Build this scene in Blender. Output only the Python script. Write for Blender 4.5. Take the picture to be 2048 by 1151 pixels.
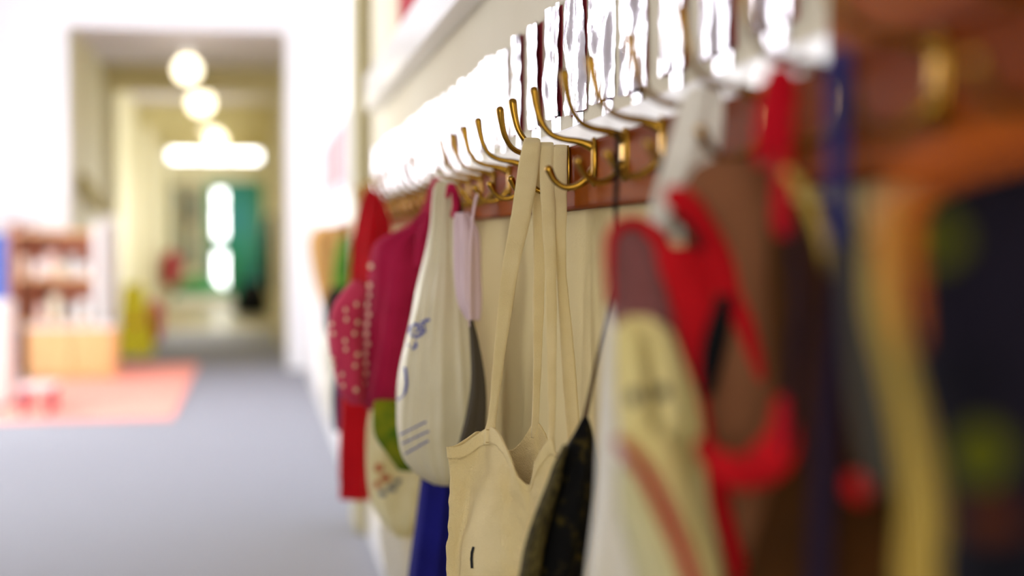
import bpy, bmesh, math, random
import numpy as np
from mathutils import Vector, Matrix
from mathutils.bvhtree import BVHTree

for o in list(bpy.data.objects):
    bpy.data.objects.remove(o)
SC = bpy.context.scene
COL = SC.collection
random.seed(4)

# ------------------------------------------------------------------ camera
EYE = 1.04
FPX = 2844.0
VPX, VPY = 515.0, 485.0
PHI = math.atan((575.5 - VPY) / FPX)
THE = math.atan((1024 - VPX) * math.cos(PHI) / FPX)
FWD = Vector((math.sin(THE) * math.cos(PHI), math.cos(THE) * math.cos(PHI), -math.sin(PHI)))
RGT = Vector((math.cos(THE), -math.sin(THE), 0))
UPV = RGT.cross(FWD)
CAM = Vector((0, 0, EYE))
cd = bpy.data.cameras.new('camera')
cam = bpy.data.objects.new('camera', cd)
COL.objects.link(cam)
m = Matrix((RGT, UPV, -FWD)).transposed().to_4x4()
m.translation = CAM
cam.matrix_world = m
cd.sensor_width = 36.0
cd.lens = 36.0 * FPX / 2048
cd.clip_start = 0.02
cd.dof.use_dof = True
cd.dof.focus_distance = 1.80
cd.dof.aperture_fstop = 1.5
SC.camera = cam

# ------------------------------------------------------------------ daylight and exposure
SC.view_settings.view_transform = 'Standard'
SC.view_settings.look = 'None'
SC.view_settings.gamma = 1
SC.view_settings.use_curve_mapping = False
SC.view_settings.exposure = 0.4
w = bpy.data.worlds.new('sky')
SC.world = w
w.use_nodes = True
bg = w.node_tree.nodes['Background']
bg.inputs[0].default_value = (0.985, 0.985, 0.975, 1)
bg.inputs[1].default_value = 7.0
SC.cycles.use_denoising = True
SC.cycles.max_bounces = 8
SC.cycles.diffuse_bounces = 5
SC.cycles.sample_clamp_indirect = 6.0

XW = 0.40          # plane of the coat wall
XL = -2.6          # window wall on the left
YC = 11.8          # cross wall with the opening
YE = 25.7          # end wall
WINS = [(4.6, 6.8, 0.85, 2.75), (7.6, 10.3, 0.5, 2.75)]
HALL_FILL_WINS = [(15.2, 18.0), (19.2, 21.4), (22.8, 25.2)]  # unseen side windows added to brighten the corridor
HZ0, HZ1 = 0.9, 1.9
for (y0, y1, WZ0, WZ1) in WINS:
    ld = bpy.data.lights.new('daylight_portal', 'AREA')
    ld.shape = 'RECTANGLE'
    ld.size = WZ1 - WZ0
    ld.size_y = y1 - y0
    ld.cycles.is_portal = True
    lo = bpy.data.objects.new('daylight_portal', ld)
    COL.objects.link(lo)
    lo.location = (XL - 0.14, (y0 + y1) / 2, (WZ0 + WZ1) / 2)
    lo.rotation_euler = (0, -math.pi / 2, 0)

FILL_WIN = (-2.1, -0.3, 0.85, 2.2)      # unseen window added behind the camera to light the near bags
ld = bpy.data.lights.new('daylight_portal', 'AREA')
ld.shape = 'RECTANGLE'; ld.size = FILL_WIN[1] - FILL_WIN[0]; ld.size_y = FILL_WIN[3] - FILL_WIN[2]
ld.cycles.is_portal = True
lo = bpy.data.objects.new('daylight_portal', ld)
COL.objects.link(lo)
lo.location = ((FILL_WIN[0] + FILL_WIN[1]) / 2, -2.33, (FILL_WIN[2] + FILL_WIN[3]) / 2)
lo.rotation_euler = (math.pi / 2, 0, 0)
for (y0, y1) in HALL_FILL_WINS:
    ld = bpy.data.lights.new('daylight_portal', 'AREA')
    ld.shape = 'RECTANGLE'
    ld.size = HZ1 - HZ0
    ld.size_y = y1 - y0
    ld.cycles.is_portal = True
    lo = bpy.data.objects.new('daylight_portal', ld)
    COL.objects.link(lo)
    lo.location = (0.46, (y0 + y1) / 2, (HZ0 + HZ1) / 2)
    lo.rotation_euler = (0, math.pi / 2, 0)

# ------------------------------------------------------------------ projection helpers
def ray(u, v):
    return (FWD * FPX + RGT * (u - 1024) + UPV * (575.5 - v)).normalized()

def PY(u, v, Y):
    d = ray(u, v)
    return CAM + d * (Y / d.y)

def PX(u, v, X):
    d = ray(u, v)
    return CAM + d * (X / d.x)

# ------------------------------------------------------------------ materials
def hexc(h):
    h = h.lstrip('#')
    out = []
    for i in (0, 2, 4):
        c = int(h[i:i + 2], 16) / 255
        out.append(c / 12.92 if c <= 0.04045 else ((c + 0.055) / 1.055) ** 2.4)
    return tuple(out) + (1,)

MATS = {}
def mat(name, col, rough=0.7, metal=0.0, col2=None, nscale=8, bump=0.0, bscale=200, coat=0.0, trans=0.0,
        emit=0.0, sheen=0.0, stretch=None, subsurf=0.0, coat_rough=0.08, spec=None, kind='noise', pos=None):
    if name in MATS:
        return MATS[name]
    M = bpy.data.materials.new(name)
    M.use_nodes = True
    nt = M.node_tree
    b = nt.nodes['Principled BSDF']
    c1 = hexc(col)
    b.inputs['Base Color'].default_value = c1
    b.inputs['Roughness'].default_value = rough
    b.inputs['Metallic'].default_value = metal
    b.inputs['Coat Weight'].default_value = coat
    b.inputs['Coat Roughness'].default_value = coat_rough
    b.inputs['Transmission Weight'].default_value = trans
    b.inputs['Sheen Weight'].default_value = sheen
    if spec is None and rough >= 0.7:
        spec = 0.12
    if spec is not None:
        b.inputs['Specular IOR Level'].default_value = spec
    if emit:
        b.inputs['Emission Color'].default_value = c1
        b.inputs['Emission Strength'].default_value = emit
    tc = nt.nodes.new('ShaderNodeTexCoord')
    mp = nt.nodes.new('ShaderNodeMapping')
    nt.links.new(tc.outputs['Object'], mp.inputs[0])
    if stretch:
        mp.inputs['Scale'].default_value = stretch
    if col2:
        if kind == 'voronoi':
            n = nt.nodes.new('ShaderNodeTexVoronoi')
            n.inputs['Scale'].default_value = nscale
            fac = n.outputs['Distance']
        elif kind == 'wave':
            n = nt.nodes.new('ShaderNodeTexWave')
            n.inputs['Scale'].default_value = nscale
            n.inputs['Distortion'].default_value = 4
            n.inputs['Detail'].default_value = 3
            fac = n.outputs['Fac']
        else:
            n = nt.nodes.new('ShaderNodeTexNoise')
            n.inputs['Scale'].default_value = nscale
            n.inputs['Detail'].default_value = 4
            fac = n.outputs['Fac']
        nt.links.new(mp.outputs[0], n.inputs['Vector'])
        r = nt.nodes.new('ShaderNodeValToRGB')
        r.color_ramp.elements[0].color = c1
        r.color_ramp.elements[1].color = hexc(col2)
        r.color_ramp.elements[0].position = 0.35
        r.color_ramp.elements[1].position = 0.65
        if kind == 'voronoi':
            r.color_ramp.elements[0].position = 0.30
            r.color_ramp.elements[1].position = 0.36
        if pos:
            r.color_ramp.elements[0].position, r.color_ramp.elements[1].position = pos
        nt.links.new(fac, r.inputs[0])
        nt.links.new(r.outputs[0], b.inputs['Base Color'])
    if bump:
        n = nt.nodes.new('ShaderNodeTexNoise')
        n.inputs['Scale'].default_value = bscale
        n.inputs['Detail'].default_value = 3
        nt.links.new(mp.outputs[0], n.inputs['Vector'])
        bp = nt.nodes.new('ShaderNodeBump')
        bp.inputs['Strength'].default_value = bump
        bp.inputs['Distance'].default_value = 0.002
        nt.links.new(n.outputs['Fac'], bp.inputs['Height'])
        nt.links.new(bp.outputs[0], b.inputs['Normal'])
    MATS[name] = M
    return M

# ------------------------------------------------------------------ object helpers
def link(name, bm, M, parent=None, smooth=False):
    me = bpy.data.meshes.new(name)
    bmesh.ops.recalc_face_normals(bm, faces=bm.faces)
    bm.to_mesh(me)
    bm.free()
    if smooth:
        me.polygons.foreach_set('use_smooth', [True] * len(me.polygons))
    me.materials.append(M)
    o = bpy.data.objects.new(name, me)
    COL.objects.link(o)
    if parent is not None:
        o.parent = parent
    return o

def tag(o, label, cat, group=None):
    o['label'] = label
    o['category'] = cat
    if group:
        o['group'] = group
    return o

def thing(name, label, cat, loc=(0, 0, 0), group=None):
    o = bpy.data.objects.new(name, None)
    o.empty_display_size = 0.05
    COL.objects.link(o)
    o.location = loc
    return tag(o, label, cat, group)

def attach(child, parent):
    """parent while keeping the child's world placement (translation-only parents)"""
    child.parent = parent
    child.matrix_parent_inverse = Matrix.Translation(-Vector(parent.location))
    return child

def box(bm, a, b, bev=0.0):
    vs = [bm.verts.new((x, y, z)) for x in (a[0], b[0]) for y in (a[1], b[1]) for z in (a[2], b[2])]
    fs = [(0, 1, 3, 2), (4, 6, 7, 5), (0, 4, 5, 1), (2, 3, 7, 6), (0, 2, 6, 4), (1, 5, 7, 3)]
    faces = [bm.faces.new([vs[i] for i in f]) for f in fs]
    if bev:
        es = {e for f in faces for e in f.edges}
        bmesh.ops.bevel(bm, geom=list(es), offset=bev, segments=2, profile=0.6, affect='EDGES')

def bx(name, a, b, M, parent=None, bev=0.0):
    bm = bmesh.new()
    box(bm, a, b, bev)
    return link(name, bm, M, parent)

def struct(name, a, b, M, bev=0.0):
    o = bx(name, a, b, M, None, bev)
    o['kind'] = 'structure'
    return o

def catmull(pts, n):
    """pts: list of equal-length tuples -> n samples each span"""
    P = np.array(pts, float)
    if len(P) < 2:
        return P
    out = []
    for i in range(len(P) - 1):
        p0 = P[i - 1] if i > 0 else 2 * P[0] - P[1]
        p1, p2 = P[i], P[i + 1]
        p3 = P[i + 2] if i + 2 < len(P) else 2 * P[-1] - P[-2]
        for k in range(n):
            t = k / n
            out.append(0.5 * ((2 * p1) + (-p0 + p2) * t + (2 * p0 - 5 * p1 + 4 * p2 - p3) * t * t
                              + (-p0 + 3 * p1 - 3 * p2 + p3) * t ** 3))
    out.append(P[-1])
    return np.array(out)

def tube(name, pts, M, parent=None, n=6, seg=12, flat=1.0, raw=False, closed=False):
    """pts: (x,y,z,r)"""
    S = catmull(pts, n)
    bm = bmesh.new()
    rings = []
    prev = Vector((0.13, 0.21, 0.97)).normalized()
    for i, s in enumerate(S):
        p = Vector(s[:3])
        a = Vector(S[max(i - 1, 0)][:3])
        b = Vector(S[min(i + 1, len(S) - 1)][:3])
        t = (b - a).normalized() if (b - a).length > 1e-9 else Vector((0, 0, 1))
        u = (prev - t * prev.dot(t))
        if u.length < 1e-4:
            u = t.orthogonal()
        u.normalize()
        w2 = t.cross(u)
        prev = u
        r = s[3]
        rings.append([bm.verts.new(p + u * r * math.cos(2 * math.pi * k / seg) + w2 * r * flat * math.sin(2 * math.pi * k / seg))
                      for k in range(seg)])
    for i in range(len(rings) - 1):
        for k in range(seg):
            bm.faces.new([rings[i][k], rings[i][(k + 1) % seg], rings[i + 1][(k + 1) % seg], rings[i + 1][k]])
    # rounded ends
    for ring, sgn, idx in ((rings[0], -1, 0), (rings[-1], 1, len(S) - 1)):
        a = Vector(S[max(idx - 1, 0)][:3]); b = Vector(S[min(idx + 1, len(S) - 1)][:3])
        t = (b - a).normalized() * sgn
        c = Vector(S[idx][:3])
        last = ring
        for q in (35, 65):
            nr = [bm.verts.new(c + (v.co - c) * math.cos(math.radians(q)) + t * S[idx][3] * math.sin(math.radians(q))) for v in ring]
            for k in range(seg):
                bm.faces.new([last[k], last[(k + 1) % seg], nr[(k + 1) % seg], nr[k]])
            last = nr
        bm.faces.new(last)
    if raw:
        return bm
    return link(name, bm, M, parent, True)

def spw(c, e):
    return math.copysign(abs(c) ** (2.0 / e), c)

def loft(name, levels, Y, b, M, parent=None, seg=56, per=8, e=2.3, folds=(), skew=0.0, noise=0.0, nfreq=9.0, seed=0,
         cap=True):
    """A closed body of stacked cross-sections.  level = (v, uL, uR [, Y, b])"""
    L = []
    for l in levels:
        l = list(l) + [None] * (5 - len(l))
        L.append((l[0], l[1], l[2], Y if l[3] is None else l[3], b if l[4] is None else l[4]))
    S = catmull(L, per)
    rnd = random.Random(seed)
    ph = [rnd.uniform(0, 6.28) for _ in range(8)]
    from mathutils import noise as N
    bm = bmesh.new()
    rings = []
    nS = len(S)
    for i, (v, uL, uR, yy, bb) in enumerate(S):
        if uR < uL + 1: uR = uL + 1
        bb = max(bb, 0.0008)
        PL = PY(uL, v, yy + skew); PR = PY(uR, v, yy - skew)
        C = (PL + PR) / 2
        A = (PR - PL) / 2
        a = max(A.length, 1e-4)
        Ah = A / a
        B = Vector((Ah.y * -1, Ah.x, 0)).normalized()
        B = Vector((0, 1, 0))
        ring = []
        for k in range(seg):
            th = 2 * math.pi * k / seg
            c, s = math.cos(th), math.sin(th)
            p = C + A * spw(c, e) + B * bb * spw(s, e)
            off = 0.0
            for j, (kf, amp, drift) in enumerate(folds):
                off += amp * math.sin(kf * th + ph[j] + drift * i / nS * 6.28)
            off *= min(1.0, min(a, bb) / 0.012)
            nrm = (Ah * c + B * s)
            p = p + nrm * off
            if noise:
                p = p + nrm * noise * N.noise(Vector((p.x * nfreq, p.y * nfreq, p.z * nfreq * 0.6 + seed)))
            ring.append(bm.verts.new(p))
        rings.append(ring)
    for i in range(nS - 1):
        for k in range(seg):
            bm.faces.new([rings[i][k], rings[i][(k + 1) % seg], rings[i + 1][(k + 1) % seg], rings[i + 1][k]])
    if cap:
        for ring in (rings[0], rings[-1]):
            c = bm.verts.new(sum((v.co for v in ring), Vector()) / seg)
            for k in range(seg):
                bm.faces.new([ring[k], ring[(k + 1) % seg], c])
    o = link(name, bm, M, None, True)
    if parent is not None:
        attach(o, parent)
    return o

def ptube(name, pts, M, parent=None, flat=1.0, n=6, seg=12):
    """pts: (u,v,Y,r_px) tube through picture points at depth Y"""
    Q = []
    for (u, v, Y, rp) in pts:
        p = PY(u, v, Y)
        Q.append((p.x, p.y, p.z, rp * Y / FPX))
    o = tube(name, Q, M, None, n, seg, flat)
    if parent is not None:
        attach(o, parent)
    return o

def bvh_of(o):
    me = o.data
    inv = [Vector(v.co) for v in me.vertices]
    return BVHTree.FromPolygons(inv, [tuple(p.vertices) for p in me.polygons])

def decal(name, target, polys, M, parent, lift=0.0008, thick=0.0006, sub=0):
    """thin prints lying on a surface: polys are lists of (u,v) outlines"""
    T = bvh_of(target)
    bm = bmesh.new()
    for poly in polys:
        hit = []
        ok = True
        for (u, v) in poly:
            loc, nor, idx, dist = T.ray_cast(CAM, ray(u, v))
            if loc is None:
                ok = False
                break
            if nor.dot(ray(u, v)) > 0: nor = -nor
            hit.append(loc + nor * lift)
        if not ok or len(hit) < 3:
            continue
        vs = [bm.verts.new(p) for p in hit]
        if len(vs) <= 4:
            bm.faces.new(vs)
        else:
            c = bm.verts.new(sum(hit, Vector()) / len(hit))
            for k in range(len(vs)):
                bm.faces.new([vs[k], vs[(k + 1) % len(vs)], c])
    o = link(name, bm, M, None, False)
    attach(o, parent)
    return o

def disc(u, v, ru, rv=None, n=14, rot=0):
    rv = rv or ru
    c, s = math.cos(rot), math.sin(rot)
    out = []
    for k in range(n):
        a = 2 * math.pi * k / n
        x, y = ru * math.cos(a), rv * math.sin(a)
        out.append((u + x * c - y * s, v + x * s + y * c))
    return out

def stroke(pts, wpx):
    """polyline of picture points -> quads"""
    out = []
    for (a, b) in zip(pts[:-1], pts[1:]):
        d = Vector((b[0] - a[0], b[1] - a[1])); n = Vector((-d.y, d.x)).normalized() * wpx / 2
        e = d.normalized() * wpx * 0.25
        out.append([(a[0] + n.x - e.x, a[1] + n.y - e.y), (b[0] + n.x + e.x, b[1] + n.y + e.y), (b[0] - n.x + e.x, b[1] - n.y + e.y), (a[0] - n.x - e.x, a[1] - n.y - e.y)])
    return out

# ------------------------------------------------------------------ palette
dado_paint = mat('ochre_cream_paint', '#d9c793', 0.7, col2='#d2bf8a', nscale=1.5, spec=0.04, bump=0.25, bscale=160)
cream_wall = mat('cream_wall_paint', '#e4dcc6', 0.7, col2='#ddd3ba', nscale=1.5, spec=0.08, bump=0.25, bscale=160)
white_wall = mat('white_wall_paint', '#f0f0f2', 0.6, col2='#ecedf0', nscale=1.0)
hall_wall = mat('yellow_cream_hall_paint', '#d8d0ac', 0.6, col2='#d0c8a0', nscale=1.0)
beam_paint = mat('pale_yellow_beam_paint', '#c9bd88', 0.6)
ceil_paint = mat('ceiling_paint', '#dcd6de', 0.8)
khaki_paint = mat('khaki_gloss_paint', '#b5ab83', 0.45)
white_gloss = mat('white_gloss_paint', '#f2f0ee', 0.3, coat=0.3)
carpet = mat('grey_carpet', '#9c9ea6', 0.95, col2='#8f9199', nscale=120, bump=0.8, bscale=300)
vinyl = mat('beige_vinyl', '#b3a884', 0.35)
rug_m = mat('coral_rug', '#ffb0a0', 0.9, col2='#f8a494', nscale=60, bump=0.5, bscale=250)
varnish = mat('orange_brown_varnished_wood', '#7c3402', 0.45, col2='#944806', nscale=3, spec=0.015, kind='wave', stretch=(6, 0.6, 6))
pine = mat('pine_wood', '#eebd84', 0.45, col2='#e6b277', nscale=4, stretch=(8, 8, 0.8))
shelf_wood = mat('orange_shelf_wood', '#b46a44', 0.45, col2='#a85e3a', nscale=4, stretch=(8, 8, 0.8))
brass = mat('aged_brass', '#a97f2c', 0.26, 1.0, col2='#8a6522', nscale=30)
foil = mat('silver_foil', '#d8d4de', 0.16, 1.0, bump=0.6, bscale=45)
red_card = mat('red_card', '#b8404a', 0.8)
canvas = mat('cream_canvas', '#efdaa2', 0.9, col2='#e6cf94', nscale=14, bump=0.9, bscale=700, sheen=0.1)
canvas_strap = mat('cream_canvas_tape', '#e6d3a0', 0.9, col2='#ddc892', nscale=20, bump=0.5, bscale=1100, sheen=0.1)
red_knit = mat('red_knit', '#c2101c', 0.9, col2='#b40c18', nscale=20, bump=0.4, bscale=300, sheen=0.1)
crimson = mat('crimson_cotton', '#bc2450', 0.8, col2='#ac1c44', nscale=12, bump=0.3, bscale=300)
pink_red = mat('rose_cotton', '#cc3f5e', 0.8, col2='#bf3452', nscale=12)
dot_m = mat('cream_print', '#f1d3b4', 0.8)
plastic_m = mat('thin_cream_plastic', '#ddd4b2', 0.4, col2='#d2c8a4', nscale=6, bump=0.3, bscale=40)
blue_print = mat('blue_print', '#2b3f9e', 0.6)
navy = mat('deep_blue_cotton', '#1b1c78', 0.8, col2='#151560', nscale=10)
olive = mat('olive_green_cotton', '#a39a14', 0.8, col2='#3f6410', nscale=14)
print_cotton = mat('cream_patterned_cotton', '#e6dcae', 0.85, col2='#d7c98e', nscale=14)
lilac = mat('lilac_pink_fabric', '#dcc3c6', 0.8)
shadow_brown = mat('dark_grey_brown_shadow', '#4a4234', 0.9)  # shadow tone beside the carrier bag, put into a colour
black_cloth = mat('black_cloth', '#0f0f11', 0.8)
mesh_m = mat('black_and_gold_mesh', '#080706', 0.75, col2='#5a4c12', nscale=60, bump=0.9, bscale=420, pos=(0.56, 0.80))
cord_brown = mat('brown_cord', '#4c3222', 0.8)
brown_pack = mat('brown_corduroy', '#86583a', 0.9, col2='#784c30', nscale=10)
mauve_pack = mat('mauve_brown_fleece', '#8a5a58', 0.95, col2='#7a4b48', nscale=14)
red_web = mat('red_webbing', '#bd0e18', 0.8, col2='#ae0a14', nscale=30)
cream_pack = mat('cream_cotton', '#ecdc9e', 0.85, col2='#d9c880', nscale=10)
white_cloth = mat('off_white_cloth', '#e6e1d4', 0.85, col2='#d8d2c2', nscale=8)
deep_red = mat('deep_red_ribbon', '#b3061a', 0.75)
blue_strap = mat('blue_webbing', '#28326a', 0.8)
dark_brown = mat('dark_brown_wool', '#4e2c0c', 0.95, col2='#382008', nscale=10)
plum = mat('plum_black_fabric', '#251a2c', 0.9)
yellow_trim = mat('mustard_cream_fabric', '#c4a550', 0.85, col2='#b89844', nscale=8)
orange_trim = mat('orange_fabric', '#c4601c', 0.85)
night_print = mat('dark_patterned_nylon', '#08090d', 0.85, col2='#15101c', nscale=16)
spot_green = mat('lime_print', '#535406', 0.8)
spot_rust = mat('rust_print', '#4e230c', 0.8)
tan_cloth = mat('tan_cloth', '#c99f62', 0.9, col2='#bd8d52', nscale=12)
green_cloth = mat('green_cloth', '#5f8a2c', 0.9, col2='#3f6d24', nscale=14)
green_door = mat('green_door_paint', '#057a42', 0.45, col2='#04706c', nscale=1.6)
green_m = mat('green_plastic', '#0b7c34', 0.4)
sign_yellow = mat('safety_yellow_plastic', '#f2e600', 0.5)
sign_orange = mat('orange_print', '#e08a10', 0.5)
glass = mat('window_glass', '#ffffff', 0.0, trans=1.0, spec=0.3)
globe_m = mat('lit_opal_glass', '#fff4d6', 0.4, emit=3.0)
metal_dark = mat('dark_metal', '#3c3c40', 0.4, 0.8)
paper = mat('white_paper', '#f4f2ee', 0.7)

# ------------------------------------------------------------------ room shell
struct('floor', (XL - 0.2, -2.2, -0.1), (XW + 0.2, 17.2, 0.0), carpet)
f2 = struct('floor_vinyl', (-2.2, 17.2, -0.1), (1.2, YE + 0.2, 0.0), vinyl)
struct('ceiling', (XL - 0.2, -2.2, 3.25), (XW + 0.2, YC + 0.1, 3.4), ceil_paint)
struct('wall_right', (XW, -2.2, 0.0), (XW + 0.18, 5.05, 3.25), cream_wall)
struct('wall_right_far', (XW, 5.05, 0.0), (XW + 0.18, YC + 0.15, 3.25), white_wall)
bm = bmesh.new()
box(bm, (XL - 0.2, -2.35, 0), (FILL_WIN[0], -2.2, 3.25)); box(bm, (FILL_WIN[1], -2.35, 0), (XW + 0.18, -2.2, 3.25))
box(bm, (FILL_WIN[0], -2.35, 0), (FILL_WIN[1], -2.2, FILL_WIN[2])); box(bm, (FILL_WIN[0], -2.35, FILL_WIN[3]), (FILL_WIN[1], -2.2, 3.25))
o = link('wall_back', bm, cream_wall); o['kind'] = 'structure'
bm = bmesh.new()
for x in (FILL_WIN[0], (FILL_WIN[0] + FILL_WIN[1]) / 2, FILL_WIN[1] - .05): box(bm, (x, -2.29, FILL_WIN[2]), (x + .05, -2.24, FILL_WIN[3]))
for z in (FILL_WIN[2], FILL_WIN[3] - .05): box(bm, (FILL_WIN[0], -2.295, z), (FILL_WIN[1], -2.235, z + .05))
o = link('window_9', bm, white_gloss); o['kind'] = 'structure'  # frame of the added fill-light window
# left wall with windows
bm = bmesh.new()
ys = [-2.2] + [y for w_ in WINS for y in w_[:2]] + [YC + 0.15]
for i in range(0, len(ys), 2):
    box(bm, (XL - 0.2, ys[i], 0), (XL, ys[i + 1], 3.25))
for (y0, y1, WZ0, WZ1) in WINS:
    box(bm, (XL - 0.2, y0, 0), (XL, y1, WZ0))
    box(bm, (XL - 0.2, y0, WZ1), (XL, y1, 3.25))
o = link('wall_left', bm, white_wall); o['kind'] = 'structure'
for i, (y0, y1, WZ0, WZ1) in enumerate(WINS):
    bm = bmesh.new()
    fz = 0.05
    box(bm, (XL - 0.12, y0, WZ0), (XL - 0.06, y1, WZ0 + fz)); box(bm, (XL - 0.12, y0, WZ1 - fz), (XL - 0.06, y1, WZ1))
    n = max(2, round((y1 - y0) / 1.0))
    for k in range(n + 1):
        yy = y0 + (y1 - y0 - fz) * k / n
        box(bm, (XL - 0.12, yy, WZ0 + fz), (XL - 0.06, yy + fz, WZ1 - fz))
    o = link('window_%d' % (i + 1), bm, white_gloss); o['kind'] = 'structure'
    bx('window_sill', (XL - 0.06, y0 - 0.03, WZ0 - 0.03), (XL + 0.06, y1 + 0.03, WZ0), white_gloss, o)

# cross wall with the wide opening
OX0, OX1, OZ = -1.488, 0.240, 2.765
bm = bmesh.new()
box(bm, (XL - 0.2, YC, 0), (OX0, YC + 0.15, 3.25))
box(bm, (OX1, YC, 0), (XW + 0.18, YC + 0.15, 3.25))
box(bm, (OX0, YC, OZ), (OX1, YC + 0.15, 3.25))
o = link('wall_cross', bm, white_wall); o['kind'] = 'structure'
# corridor beyond
struct('wall_corridor_left', (OX0 - 0.2, YC + 0.15, 0), (OX0 - 0.01, YE, 2.9), hall_wall)
bm = bmesh.new()
ys = [YC + 0.15] + [y for w_ in HALL_FILL_WINS for y in w_] + [YE]
for i in range(0, len(ys), 2):
    box(bm, (OX1 + 0.01, ys[i], 0), (OX1 + 0.2, ys[i + 1], 2.9))
for (y0, y1) in HALL_FILL_WINS:
    box(bm, (OX1 + 0.01, y0, 0), (OX1 + 0.2, y1, HZ0))
    box(bm, (OX1 + 0.01, y0, HZ1), (OX1 + 0.2, y1, 2.9))
o = link('wall_corridor_right', bm, hall_wall); o['kind'] = 'structure'
for i, (y0, y1) in enumerate(HALL_FILL_WINS):
    bm = bmesh.new()
    for z in (HZ0, (HZ0 + HZ1) / 2, HZ1 - .04): box(bm, (OX1 + 0.12, y0, z), (OX1 + 0.17, y1, z + .04))
    for y in (y0, (y0 + y1) / 2, y1 - .04): box(bm, (OX1 + 0.13, y, HZ0), (OX1 + 0.16, y + .04, HZ1))
    o = link('window_%d' % (i + 5), bm, white_gloss); o['kind'] = 'structure'  # frames of the added corridor windows, hidden from view
struct('ceiling_corridor', (OX0 - 0.2, YC + 0.15, 2.82), (OX1 + 0.2, YE + 0.2, 2.95), ceil_paint)
for i, (yb, zb) in enumerate(((14.7, 2.56), (18.6, 2.5), (22.0, 2.46))):
    bm = bmesh.new()
    box(bm, (OX0 - 0.01, yb, zb), (OX1 + 0.01, yb + 0.25, 2.82))
    o = link('trim_%d' % (i + 1), bm, beam_paint); o['kind'] = 'structure'
    bx('post', (OX0 - 0.01, yb, 0), (OX0 + 0.10, yb + 0.25, zb), hall_wall, o)
    bx('post', (OX1 - 0.05, yb, 0), (OX1 + 0.01, yb + 0.25, zb), hall_wall, o)

# end wall: transom slot, green door leaf with a tall vision slit
def at_end(u, v):
    return PY(u, v, YE)
tL, tR = at_end(334, 300).x, at_end(522, 300).x
tT, tB = at_end(420, 302).z, at_end(420, 320).z
dL, dR, dT = at_end(412, 400).x, at_end(526, 400).x, at_end(450, 362).z
sL, sR = at_end(431, 400).x, at_end(449, 400).x
slits = [(at_end(440, a).z, at_end(440, b).z) for a, b in ((382, 410), (414, 474), (506, 590))]
bm = bmesh.new()
box(bm, (OX0 - 0.2, YE, tT), (OX1 + 0.2, YE + 0.15, 2.95))
box(bm, (OX0 - 0.2, YE, tB), (tL, YE + 0.15, tT)); box(bm, (tR, YE, tB), (OX1 + 0.2, YE + 0.15, tT))
box(bm, (OX0 - 0.2, YE, dT), (OX1 + 0.2, YE + 0.15, tB))
box(bm, (OX0 - 0.2, YE, 0), (dL, YE + 0.15, dT)); box(bm, (dR, YE, 0), (OX1 + 0.2, YE + 0.15, dT))
o = link('wall_end', bm, hall_wall); o['kind'] = 'structure'
bm = bmesh.new()
dz = at_end(450, 598).z
box(bm, (dL, YE + 0.03, 0.0), (sL, YE + 0.08, dT)); box(bm, (sR, YE + 0.03, 0.0), (dR, YE + 0.08, dT))
zz = [dT] + [z for s in slits for z in s] + [0.0]
for i in range(0, len(zz), 2):
    box(bm, (sL, YE + 0.03, zz[i + 1]), (sR, YE + 0.08, zz[i]))
dr = link('door_1', bm, green_door); dr['kind'] = 'structure'
for s in slits:
    bx('vision_glass', (sL, YE + 0.05, s[1]), (sR, YE + 0.055, s[0]), glass, dr)
bx('door_handle', (dL + 0.08, YE - 0.03, 0.98), (dL + 0.11, YE + 0.03, 1.16), metal_dark, dr, 0.008)
tr = bx('window_4', (tL, YE + 0.06, tB), (tR, YE + 0.066, tT), glass); tr['kind'] = 'structure'
for k in range(4):
    x = tL + (tR - tL - 0.03) * k / 3
    bx('glazing_bar', (x, YE + 0.03, tB), (x + 0.03, YE + 0.09, tT), white_gloss, tr)
# ground outside the far door
# khaki boxed pilaster on the right wall and the wall ledge
o = struct('trim_4', (XW - 0.056, 5.05, 0), (XW + 0.0, 5.35, 3.25), khaki_paint, 0.004)
lb = PX(756, 208, 0.352)
o = struct('trim_5', (0.352, 0.6, EYE + 0.432), (XW, 4.72, EYE + 0.545), white_gloss, 0.004)
struct('wall_right_lower', (XW - 0.004, -2.2, 0.13), (XW, 5.05, EYE + 0.0405), dado_paint)
struct('baseboard_right', (XW - 0.018, -2.2, 0), (XW, 5.05, 0.13), white_gloss, 0.003)
struct('baseboard_right_far', (XW - 0.018, 5.35, 0), (XW, YC, 0.13), white_gloss, 0.003)

# ------------------------------------------------------------------ hook rail
rail = thing('hook_rail', 'long varnished brown wooden rail carrying the brass coat hooks, nearer the camera', 'coat rail', (XW, 2.5, EYE + 0.09))
o = bx('board', (XW - 0.020, 0.05, EYE + 0.041), (XW, 4.95, EYE + 0.119), varnish, None, 0.004); attach(o, rail)
o = bx('top_batten', (XW - 0.012, 0.92, EYE + 0.119), (XW, 4.95, EYE + 0.146), white_gloss, None, 0.003); attach(o, rail); o['label'] = 'white painted top batten'
tag(bx('wall_board', (XW - 0.020, 0.05, EYE + 0.1195), (XW, 0.915, EYE + 0.33), varnish, None, 0.004), 'wide dark brown varnished board on the wall at the upper right, above the nearest hooks', 'board')
rail2 = thing('hook_rail', 'short brown wooden hook rail on the white wall beyond the khaki pilaster', 'coat rail', (XW, 6.5, EYE + 0.05))
o = bx('board', (XW - 0.020, 5.6, EYE + 0.0), (XW, 7.6, EYE + 0.09), varnish, None, 0.004); attach(o, rail2)

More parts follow.
